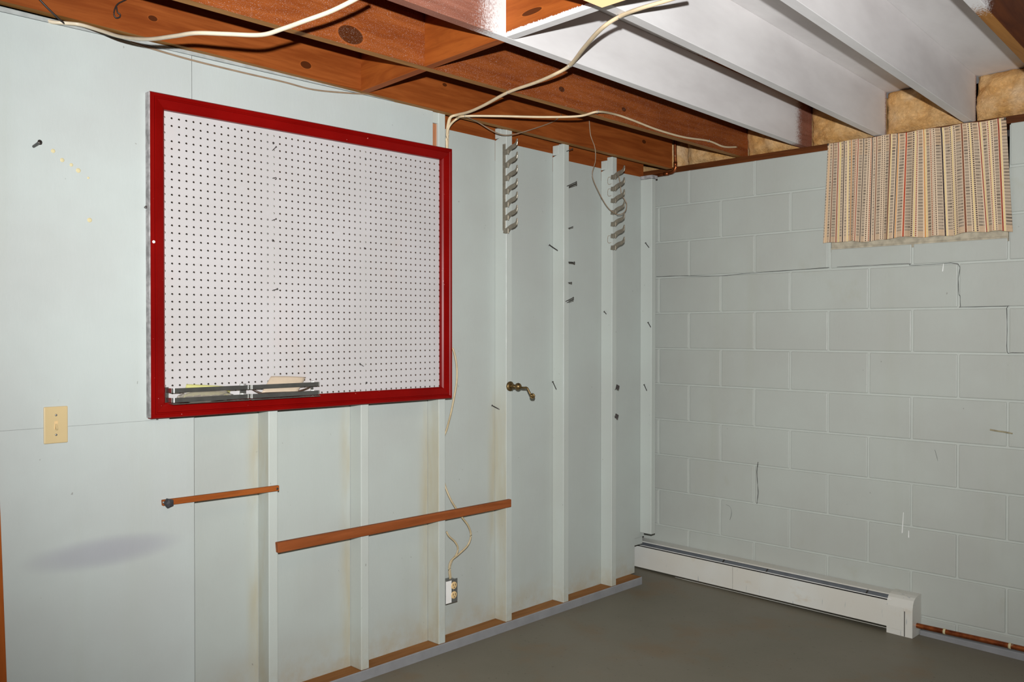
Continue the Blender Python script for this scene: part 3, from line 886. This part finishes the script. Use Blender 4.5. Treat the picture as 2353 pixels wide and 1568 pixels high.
def sheet_obj(name, quad, th, mat, label, cat, bend=0.0):
    a_, b_, c, d_ = [Vector(q) for q in quad]
    n = 10
    nr = (b_-a_).cross(d_-a_).normalized()
    vs, fs = [], []
    for s in (0, 1):
        for j in range(n+1):
            for i in range(n+1):
                u, v = i/n, j/n
                p = (a_*(1-u)+b_*u)*(1-v)+(d_*(1-u)+c*u)*v
                p += nr*(bend*math.sin(math.pi*u)*v + s*th)
                vs.append(p)
    N = (n+1)**2
    for j in range(n):
        for i in range(n):
            q = (j*(n+1)+i, j*(n+1)+i+1, (j+1)*(n+1)+i+1, (j+1)*(n+1)+i)
            fs.append(tuple(reversed(q))); fs.append(tuple(x+N for x in q))
    edge = [i for i in range(n+1)] + [(j+1)*(n+1)-1 for j in range(1, n+1)] + [n*(n+1)+i for i in range(n-1, -1, -1)] + [j*(n+1) for j in range(n-1, 0, -1)]
    for i in range(len(edge)):
        j = (i+1) % len(edge)
        fs.append((edge[i], edge[j], edge[j]+N, edge[i]+N))
    return tag(finish(name, vs, fs, mat, None, True), label, cat)
sheet_obj('yellow_card', [Xp(421, 915, .030), Xp(528, 912, .030), Xp(529, 889, .010), Xp(428, 883.5, .010)], .0012, M['yellow'], 'yellow edged card leaning in the left chrome rack', 'card', 0.002)
sheet_obj('tan_envelope', [Xp(601, 903, .046), Xp(684, 900, .046), Xp(702, 868, .014), Xp(622, 866, .014)], .003, M['paper'], 'folded tan paper standing in the right chrome rack', 'paper', 0.003)
# plastic bag with bits of hardware
bag = thing('plastic_bag', 'clear plastic bag of brown hardware lying in the left chrome rack', 'bag', (0.03, -2.85, RZ+0.0025))
def blob(name, c, r, mat, parent, amp=0.25, seed=0, seg=(20, 12)):
    vs, fs = [], []
    n, m = seg
    for j in range(m+1):
        th = math.pi*j/m
        for i in range(n):
            ph = 2*math.pi*i/n
            dv = Vector((math.sin(th)*math.cos(ph), math.sin(th)*math.sin(ph), math.cos(th)))
            k = 1+amp*noise.noise(dv*2.2+Vector((seed, seed*2, 1)))
            vs.append(Vector(c)+Vector((dv.x*r[0], dv.y*r[1], dv.z*r[2]))*k)
    for j in range(m):
        for i in range(n):
            fs.append((j*n+i, j*n+(i+1) % n, (j+1)*n+(i+1) % n, (j+1)*n+i))
    return finish(name, vs, fs, mat, parent, True)
blob('bag_film', (0.032, -2.845, RZ+0.0215), (.022, .098, .020), M['bag'], bag, 0.35, 3, (28, 14))
for i, (yy_, rr) in enumerate(((-2.90, .013), (-2.872, .012), (-2.84, .014), (-2.812, .010), (-2.785, .011))):
    blob('hardware_piece', (0.034, yy_, RZ+0.014+0.003*(i % 2)), (.012, rr*1.3, rr*0.75), M['brownbits'], bag, 0.5, i, (10, 7))
o = tube('leather_strap', [Xp(577, 893, .020), Xp(588, 899, .034), Xp(604, 904.5, .040), Xp(640, 906, .042), Xp(680, 901, .038), Xp(706, 893, .030), Xp(713, 888, .022), Xp(707, 883, .018)], .0032, M['leather'], None, 8, 0.5, 6)
tag(o, 'dark curved leather strap lying in the right chrome rack', 'strap')

# ------------------------------------------------------------------ cables
def staple(p, dirv, parent):
    dirv = Vector(dirv).normalized()
    a_ = dirv.cross(Vector((0, 0, 1)))
    if a_.length < 0.1: a_ = Vector((1, 0, 0))
    a_.normalize()
    pts = [p+a_*0.006+Vector((0, 0, 0.009)), p+a_*0.0065-Vector((0, 0, 0.0035)), p-Vector((0, 0, 0.0062)), p-a_*0.0065-Vector((0, 0, 0.0035)), p-a_*0.006+Vector((0, 0, 0.009))]
    tube('staple', pts, .0011, M['galv'], parent, 6, n=4)
def Zp(px, py, z): return at(px, py, 'Z', z)
def cable(name, pts, r, mat, label, flat=1.3, staples=()):
    o = tube(name, pts, r, mat, None, 10, flat, 8)
    tag(o, label, 'cable')
    for i in staples: staple(Vector(pts[i]), Vector(pts[min(i+1, len(pts)-1)])-Vector(pts[max(i-1, 0)]), o)
    return o
ZB = ZJ-0.006
cable('ceiling_cable', [Xp(100, 45, -.012), Xp(122, 51, .006), Xp(150, 53, .02), Xp(186, 57, .03), Xp(230, 70, .09), Xp(280, 85, .20), Xp(340, 90, .37), Xp(400, 83, .52), Xp(450, 76, .62), Xp(520, 78, .70), Xp(600, 80, .77), Xp(650, 66, .83), Xp(700, 48, .89), Xp(760, 26, .95), Xp(815, -1, 1.01), Xp(850, -22, 1.05)],
      .0056, M['cable'], 'thick white cable looping across the joists at the upper left')
cable('thin_wall_wire', [Xp(300, 96, .008), Xp(350, 112, .008), Xp(440, 138, .004), Xp(550, 165, .004), Xp(650, 188, .004), Xp(720, 206, .004), Xp(800, 214, .004), Xp(870, 218, .006), Xp(893, 223, .006)], .0030, M['wire'], 'thin brown wire along the top of the wall above the pegboard', 1.0)
cable('lamp_cable', [Xp(1027, 345, -.012), Xp(1028, 305, -.010), Xp(1031, 282, .006), Xp(1036, 269, .02), Zp(1050, 264, 2.19), Zp(1078, 257, 2.186), Zp(1112, 242, 2.186), Zp(1168, 212, ZB), Zp(1230, 190, 2.186), Zp(1272, 172, 2.182), Zp(1310, 150, ZB), Zp(1342, 110, 2.184), Zp(1382, 66, 2.180), Zp(1424, 38, ZB), Zp(1470, 20, 2.184), Zp(1530, 2, 2.184), Zp(1580, -14, 2.186)],
      .0058, M['cable2'], 'beige cable rising from the tall stud and crossing the white joists to the lamp', 1.3, (7, 10, 13))
j2f = lambda px, py: at(px, py, 'X', jx(2, -1.0)+0.046)
cable('joist_cable', [Xp(1027, 350, -.004), Xp(1027, 310, -.004), Xp(1034, 288, .004), Xp(1050, 273, .018), Zp(1069, 267, 2.180), Zp(1150, 267, 2.180), Zp(1250, 269, 2.180), Zp(1330, 267, 2.184), Zp(1373, 257, ZB), at(1410, 262, 'X', jx(2, -1.3)+0.045), at(1450, 275, 'X', jx(2, -1.1)+0.045), at(1510, 298, 'X', jx(2, -.8)+0.045), at(1570, 315, 'X', jx(2, -.5)+0.045), at(1628, 324, 'X', jx(2, -.3)+0.045), at(1662, 337, 'X', jx(2, -.1)+0.045), at(1692, 338, 'X', jx(2, -.0)+0.044)],
      .0048, M['cable2'], 'beige cable running along the second brown joist toward the block wall', 1.2, (4, 8, 13))
cable('sagging_wire', [Zp(1072, 268, 2.178), Xp(1100, 282, .03), Xp(1130, 300, .035), Xp(1155, 310, .04), Xp(1180, 309, .045), Xp(1220, 298, .05), Xp(1270, 280, .045), Xp(1290, 264, .036)], .0024, M['wire'], 'thin brown wire sagging in front of the stud heads', 1.0)
cable('hanging_wire', [Xp(1354, 276, .05), Xp(1357, 310, .05), Xp(1367, 340, .05), Xp(1368, 370, .045), Xp(1361, 403, .04), Xp(1375, 440, .04), Xp(1395, 475, .045), Xp(1412, 490, .05), Xp(1426, 493, .055), Xp(1437, 485, .055), Xp(1440, 470, .05), Xp(1437, 462, .045), Xp(1428, 445, .035), Xp(1425, 420, .03), Xp(1421, 402, .02)], .0022, M['wire'], 'thin grey wire dangling from the joist and caught on the second hook rack', 1.0)
cable('outlet_cable', [Xp(1040, 800, -.030), Xp(1046, 820, -.022), Xp(1050, 850, -.016), Xp(1049, 880, -.014), Xp(1044, 910, -.02), Xp(1036, 950, -.03), Xp(1027, 985, -.05), Xp(1019, 1010, -.060), Xp(1014, 1060, -.064), Xp(1021, 1110, -.058), Xp(1034, 1145, -.035), Xp(1050, 1172, -.024), Xp(1063, 1191, -.022), Xp(1076, 1209, -.02), Xp(1082, 1230, -.02), Xp(1075, 1253, -.022), Xp(1054, 1274, -.028), Xp(1036, 1290, -.032), Xp(1032, 1308, -.032), Xp(1034, 1330, -.030), Xp(1035, 1342, -.030)], .0042, M['cable3'], 'beige cable bulging out of the bay and curling down to the outlet box', 1.0)
cable('outlet_cable_short', [Xp(1026, 1222, -.04), Xp(1032, 1233, -.035), Xp(1045, 1245, -.03), Xp(1052, 1259, -.03), Xp(1049, 1274, -.032), Xp(1039, 1288, -.036), Xp(1034, 1305, -.038), Xp(1036, 1330, -.036), Xp(1037, 1342, -.036)], .0040, M['cable3'], 'short cable joining the longer one just above the outlet box', 1.0)
cable('dark_wire', [Xp(70, -22, .036), Xp(88, -4, .036), Xp(110, 19, .036), Xp(134, 42, .030), Xp(148, 54, .022)], .0030, M['wire_dark'], 'short black wire on the first joist at the top left corner', 1.0)
o = tube('wire_hook', [Xp(298, -8, .034), Xp(290, -1, .040), Xp(272, 8, .046), Xp(264, 20, .048), Xp(262, 33, .048), Xp(267, 41, .048), Xp(275, 39, .048), Xp(276, 33, .048), Xp(270, 28, .046), Xp(268, 16, .044)], .0022, M['wire_dark'], None, 6, 1.0, 6)
tag(o, 'bent black wire hook on the first joist at the top left', 'hook')

# ------------------------------------------------------------------ copper pipes
cp_ = thing('ceiling_copper_pipe', 'copper pipe bending up past the end of the first joist in the corner', 'pipe', (-0.05, -0.05, 2.15))
pv = at(1552, 380, 'Y', -0.06)
hz = at(1500, 404, 'Y', -0.06).z
tube('pipe', [(-0.26, -0.06, hz-0.004), (-0.10, -0.06, hz-0.002), (pv.x-0.045, -0.06, hz), (pv.x-0.015, -0.06, hz+0.005), (pv.x, -0.06, hz+0.024), (pv.x, -0.06, hz+0.06), (pv.x-0.002, -0.06, 2.30), (pv.x-0.002, -0.055, 2.41)], .0088, M['copper'], cp_, 12, 1.0, 6)
lathe('coupling', (pv.x, -0.06, hz+0.032), (0, 0, 1), [(0, .0105), (.026, .0105)], M['copper'], cp_, 14)
lathe('coupling', (pv.x-0.075, -0.06, hz), (1, 0, 0), [(0, .0105), (.028, .0105)], M['copper'], cp_, 14)
fp = thing('floor_copper_pipe', 'copper pipe running along the floor from the end of the baseboard heater', 'pipe', (1.7, -0.05, -0.1))
pz = -0.079
tube('pipe', [(1.20, -0.052, pz-.001), (1.34, -0.052, pz-.001), (1.6, -0.052, pz), (1.8, -0.052, pz), (2.4, -0.052, pz-.004), (3.4, -0.052, pz-.01)], .0115, M['copper'], fp, 14, 1.0, 3)
for px in (2168, 2318):
    q = at(px, 1455 if px < 2200 else 1487, 'Y', -0.052)
    lathe('solder_ring', (q.x, -0.052, pz), (1, 0, 0), [(0, .0128), (.008, .0132), (.010, .012)], M['spackle'], fp, 14)
box('pipe_clip', 1.95, 1.97, -0.065, -0.03, pz-0.016, pz+0.014, M['galv'], fp, 0.002)

# ------------------------------------------------------------------ baseboard heater
T = lambda x: 0.0605-0.0092*x
ht = thing('baseboard_heater', 'long cream baseboard heater along the foot of the block wall', 'heater', (0.5, -0.05, -0.1))
def prof_x(name, x0, x1, prof, mat, smooth=False, dz0=0, dz1=0, parent=None):
    n = len(prof)
    vs = [(x0, y, T(x0)+z+dz0) for y, z in prof]+[(x1, y, T(x1)+z+dz1) for y, z in prof]
    fs = [tuple(range(n)), tuple(range(n, 2*n))[::-1]]
    for i in range(n):
        j = (i+1) % n
        fs.append((j, i, n+i, n+j))
    bm = bmesh.new(); bv = [bm.verts.new(v) for v in vs]
    for f in fs: bm.faces.new([bv[i] for i in f])
    bmesh.ops.recalc_face_normals(bm, faces=bm.faces)
    a_, b_ = bm_out(bm); bm.free()
    return finish(name, a_, b_, mat, parent or ht, smooth)
HF = -0.100
xs, xm, xe = -0.26, 0.416, 1.245
for (xa, xb) in ((xs, xm-0.0008), (xm+0.0008, xe)):
    prof_x('top_cover', xa, xb, [(-0.003, 0.0), (-0.068, -0.0005), (-0.0745, -0.002), (-0.0775, -0.0055), (-0.0762, -0.0058), (-0.0730, -0.0032), (-0.003, -0.002)], M['heater'])
    prof_x('front_panel', xa, xb, [(HF, -0.0280), (HF+0.004, -0.0272), (HF+0.004, -0.0280), (HF+0.0015, -0.029), (HF+0.0015, -0.146), (HF+0.010, -0.150), (HF+0.010, -0.1515), (HF, -0.147)], M['heater'])
box_ = prof_x('damper', xs, xe, [(-0.0745, -0.0065), (-0.0948, -0.0195), (-0.0935, -0.0212), (-0.0735, -0.0082)], M['damper'])
prof_x('damper_lip', xs, xe, [(-0.0948, -0.0188), (-0.0975, -0.0200), (-0.0975, -0.0218), (-0.0948, -0.0212)], M['white'])
prof_x('back_plate', xs, xe, [(-0.002, -0.003), (-0.004, -0.003), (-0.004, -0.150), (-0.002, -0.150)], M['dark'])
prof_x('fin_core', xs, xe, [(-0.02, -0.05), (-0.08, -0.05), (-0.08, -0.12), (-0.02, -0.12)], M['dark'])  # coloured near-black so the gap over the front panel looks shaded
prof_x('bottom_lip', 0.05, xe, [(-0.088, -0.1585), (-0.094, -0.1585), (-0.094, -0.160), (-0.088, -0.160)], M['heater'])
for px in (1660, 1760, 1990):
    q = at(px, 1290, 'Y', -0.09).x
    prof_x('damper_clip', q, q+0.007, [(-0.0760, -0.0060), (-0.0950, -0.0180), (-0.0940, -0.0200), (-0.0750, -0.0080)], M['iron'])
cx0, cx1 = 1.226, 1.343
zc = lambda x: zf(x, -0.05)+0.004-T(x)
capp = [(-0.001, 0.006), (-0.045, 0.0045), (-0.070, 0.0), (-0.088, -0.010), (-0.099, -0.026), (-0.1045, -0.050), (-0.1055, -0.075), (-0.1055, -0.176), (-0.001, -0.176)]
cap = prof_x('end_cap', cx0, cx1, capp, M['heater'])
extra = prof_x('cap_door', cx0+0.004, cx0+0.078, [(-0.1053, -0.044), (-0.1068, -0.046), (-0.1068, -0.150), (-0.1053, -0.151)], M['heater'], parent=cap)
extra = prof_x('cap_gap', cx0+0.080, cx0+0.0835, [(-0.1053, -0.060), (-0.1060, -0.061), (-0.1060, -0.175), (-0.1053, -0.175)], M['iron'], parent=cap)

# ------------------------------------------------------------------ curtain
def curtain():
    nu, nv = 380, 210
    xl0, xr0, z_t = 0.889, 1.692, 2.197
    xl1, xr1, z_b = 0.869, 1.722, 1.703
    rows_d = random.Random(5)
    lines = [(.012, 'm'), (.036, 'd'), (.068, 'r'), (.083, 'y'), (.106, 'k'), (.128, 'y'), (.151, 'o'), (.180, 'rd'), (.192, 'r'), (.227, 'k'), (.257, 'kd'), (.270, 'rd'), (.279, 'k'), (.303, 'b'), (.337, 'kd'), (.350, 'kd'), (.383, 'b'), (.391, 'y'),
             (.424, 'k'), (.432, 'o'), (.474, 'R'), (.517, 'kd'), (.528, 'y'), (.537, 'rd'), (.570, 'o'), (.578, 'y'), (.608, 'rd'), (.627, 'kd'), (.668, 'K'), (.677, 'y'), (.714, 'kd'), (.722, 'y'), (.734, 'kd'), (.775, 'b'), (.808, 'kd'), (.816, 'y'), (.825, 'kd'), (.863, 'r'), (.871, 'y'), (.907, 'rd'), (.916, 'y'), (.926, 'kd'), (.962, 'r'), (.970, 'y')]
    cols = {'k': (40, 36, 42), 'K': (34, 28, 40), 'r': (150, 58, 40), 'R': (176, 64, 36), 'b': (120, 66, 44), 'o': (206, 140, 72), 'y': (232, 206, 140), 'm': (214, 178, 138), 'd': (120, 78, 62)}
    base, pale = srgb(198, 170, 140), srgb(222, 198, 170)
    edges = sorted(l[0] for l in lines)
    cu = []
    for i in range(nu):
        u = (i+.5)/nu
        best = min(lines, key=lambda l: abs(l[0]-u))
        dd = abs(best[0]-u)
        wd = .0042 if best[1] in 'KR' else .0028
        if dd < wd: cu.append(('L', best[1]))
        elif dd < wd+.0045: cu.append(('P', None))
        else: cu.append(('W', int(u*46)))
    weave = {}
    vs, fs, fc = [], [], []
    for j in range(nv+1):
        v = j/nv
        for i in range(nu+1):
            u = i/nu
            lean = 0.012*math.sin(u*9.0+1.0)*v + 0.006*math.sin(u*23.0)*v
            x = (xl0*(1-u)+xr0*u)*(1-v)+(xl1*(1-u)+xr1*u)*v + lean*(0 if u in (0, 1) else 1)*min(1, 8*u, 8*(1-u))
            amp = 0.002+0.010*v
            y = -0.012-0.010*v + amp*(math.sin(u*46+1.3*math.sin(u*11)) + 0.5*math.sin(u*87+2))*0.6
            y -= 0.004*math.exp(-((v-0.02)/0.03)**2)
            hem = 0.004*math.sin(u*17)+0.003*math.sin(u*41+1)
            z = z_t*(1-v)+z_b*v + hem*v - 0.002*math.sin(u*30)*(1-v) - 0.006*u*(1-v)
            vs.append((x, y, z))
    rr = random.Random(11)
    for j in range(nv):
        for i in range(nu):
            fs.append((j*(nu+1)+i, (j+1)*(nu+1)+i, (j+1)*(nu+1)+i+1, j*(nu+1)+i+1))
            kind, nm = cu[i]
            if kind == 'P': c = pale
            elif kind == 'L':
                c = srgb(*cols[nm[0]])
                if nm.endswith('d') and len(nm) > 1 and (j % 4) < 2: c = base
            else:
                key = (nm, j//3)
                if key not in weave:
                    seg = nm % 5
                    d1 = 0.42+0.5*rr.random()*(0.5+0.5*math.sin(j*0.07+nm*1.7)) if (j//3) % 2 else 0.02
                    if j > nv-10: d1 *= 0.15
                    tint = srgb(182, 172, 156) if 0.15 < j/nv < 0.93 else base
                    dk = srgb(74, 66, 60)
                    b_ = tuple(base[q]*0.5+tint[q]*0.5 for q in range(3))
                    weave[key] = tuple(b_[q]*(1-d1)+dk[q]*d1 for q in range(3))
                c = weave[key]
            fc.append(c)
    o = finish('curtain', vs, fs, M['cloth'], None, True)
    at_ = o.data.color_attributes.new('weave', 'FLOAT_COLOR', 'CORNER')
    buf = []
    for p in o.data.polygons:
        c = fc[p.index]
        buf += [c[0], c[1], c[2], 1.0]*4
    at_.data.foreach_set('color', buf)
    md = o.modifiers.new('thickness', 'SOLIDIFY'); md.thickness = 0.0012
    tag(o, 'striped tan woven curtain hung over the basement window', 'curtain')
    for (x, z) in ((0.894, 2.190), (1.690, 2.186)):
        lathe('tack', (x, -0.006, z), (0, -1, 0), [(0, .002), (.014, .002), (.014, .005), (.017, .004)], M['iron'], o, 10)
curtain()

# ------------------------------------------------------------------ insulation in the joist ends
def batt(i, x0, x1, z0, z1, label, y0=0.012):
    n, m = 26, 18
    vs, fs = [], []
    for j in range(m+1):
        for k in range(n+1):
            u, v = k/n, j/m
            x, z = x0+(x1-x0)*u, z0+(z1-z0)*v
            e = min(u, 1-u, v, 1-v)*6
            b = 0.035*min(1, e) - 0.012
            q = Vector((x*9, i*3.1, z*9))
            y = y0 + 0.035 - b - 0.022*noise.noise(q) - 0.012*noise.noise(q*3.1) - 0.005*noise.noise(q*8)
            vs.append((x, y, z))
    N = len(vs)
    vs += [(v[0], 0.16, v[2]) for v in vs]
    for j in range(m):
        for k in range(n):
            q = (j*(n+1)+k, j*(n+1)+k+1, (j+1)*(n+1)+k+1, (j+1)*(n+1)+k)
            fs.append(q)
    edge = [k for k in range(n+1)] + [(j+1)*(n+1)-1 for j in range(1, m+1)] + [m*(n+1)+k for k in range(n-1, -1, -1)] + [j*(n+1) for j in range(m-1, 0, -1)]
    for a_ in range(len(edge)):
        b_ = (a_+1) % len(edge)
        fs.append((edge[b_], edge[a_], edge[a_]+N, edge[b_]+N))
    tag(finish('insulation_batt', vs, fs, M['insul'], None, True), label, 'insulation', 'fibreglass batts between the joist ends')
labs = ['yellow insulation scrap peeking out behind the first joist in the corner', 'insulation batt between the two brown joists beside the copper pipe',
        'insulation batt between the second brown joist and the first white joist', 'insulation batt just left of the top of the curtain, between white joists',
        'insulation batt above the middle of the curtain, between white joists', 'insulation batt above the right end of the curtain']
for i in range(6):
    batt(i, jx(i, 0.0)+0.039, jx(i+1, 0.0)-0.001, ZJ+0.0005, ZC-0.004, labs[i])

# ------------------------------------------------------------------ ceiling lamp
fx = Zp(1383, 18, 2.15)
lx0, ly1 = fx.x, fx.y
lamp = thing('ceiling_lamp', 'glowing warm ceiling light panel at the top edge of the picture', 'ceiling lamp', (lx0+0.3, ly1-0.6, 2.15))
box('housing', lx0-0.006, lx0+0.60, ly1-1.20, ly1+0.006, 2.156, ZJ-0.001, M['edge_white'], lamp, 0.002)
box('diffuser', lx0, lx0+0.594, ly1-1.194, ly1, 2.150, 2.1555, M['glow'], lamp, 0.001)
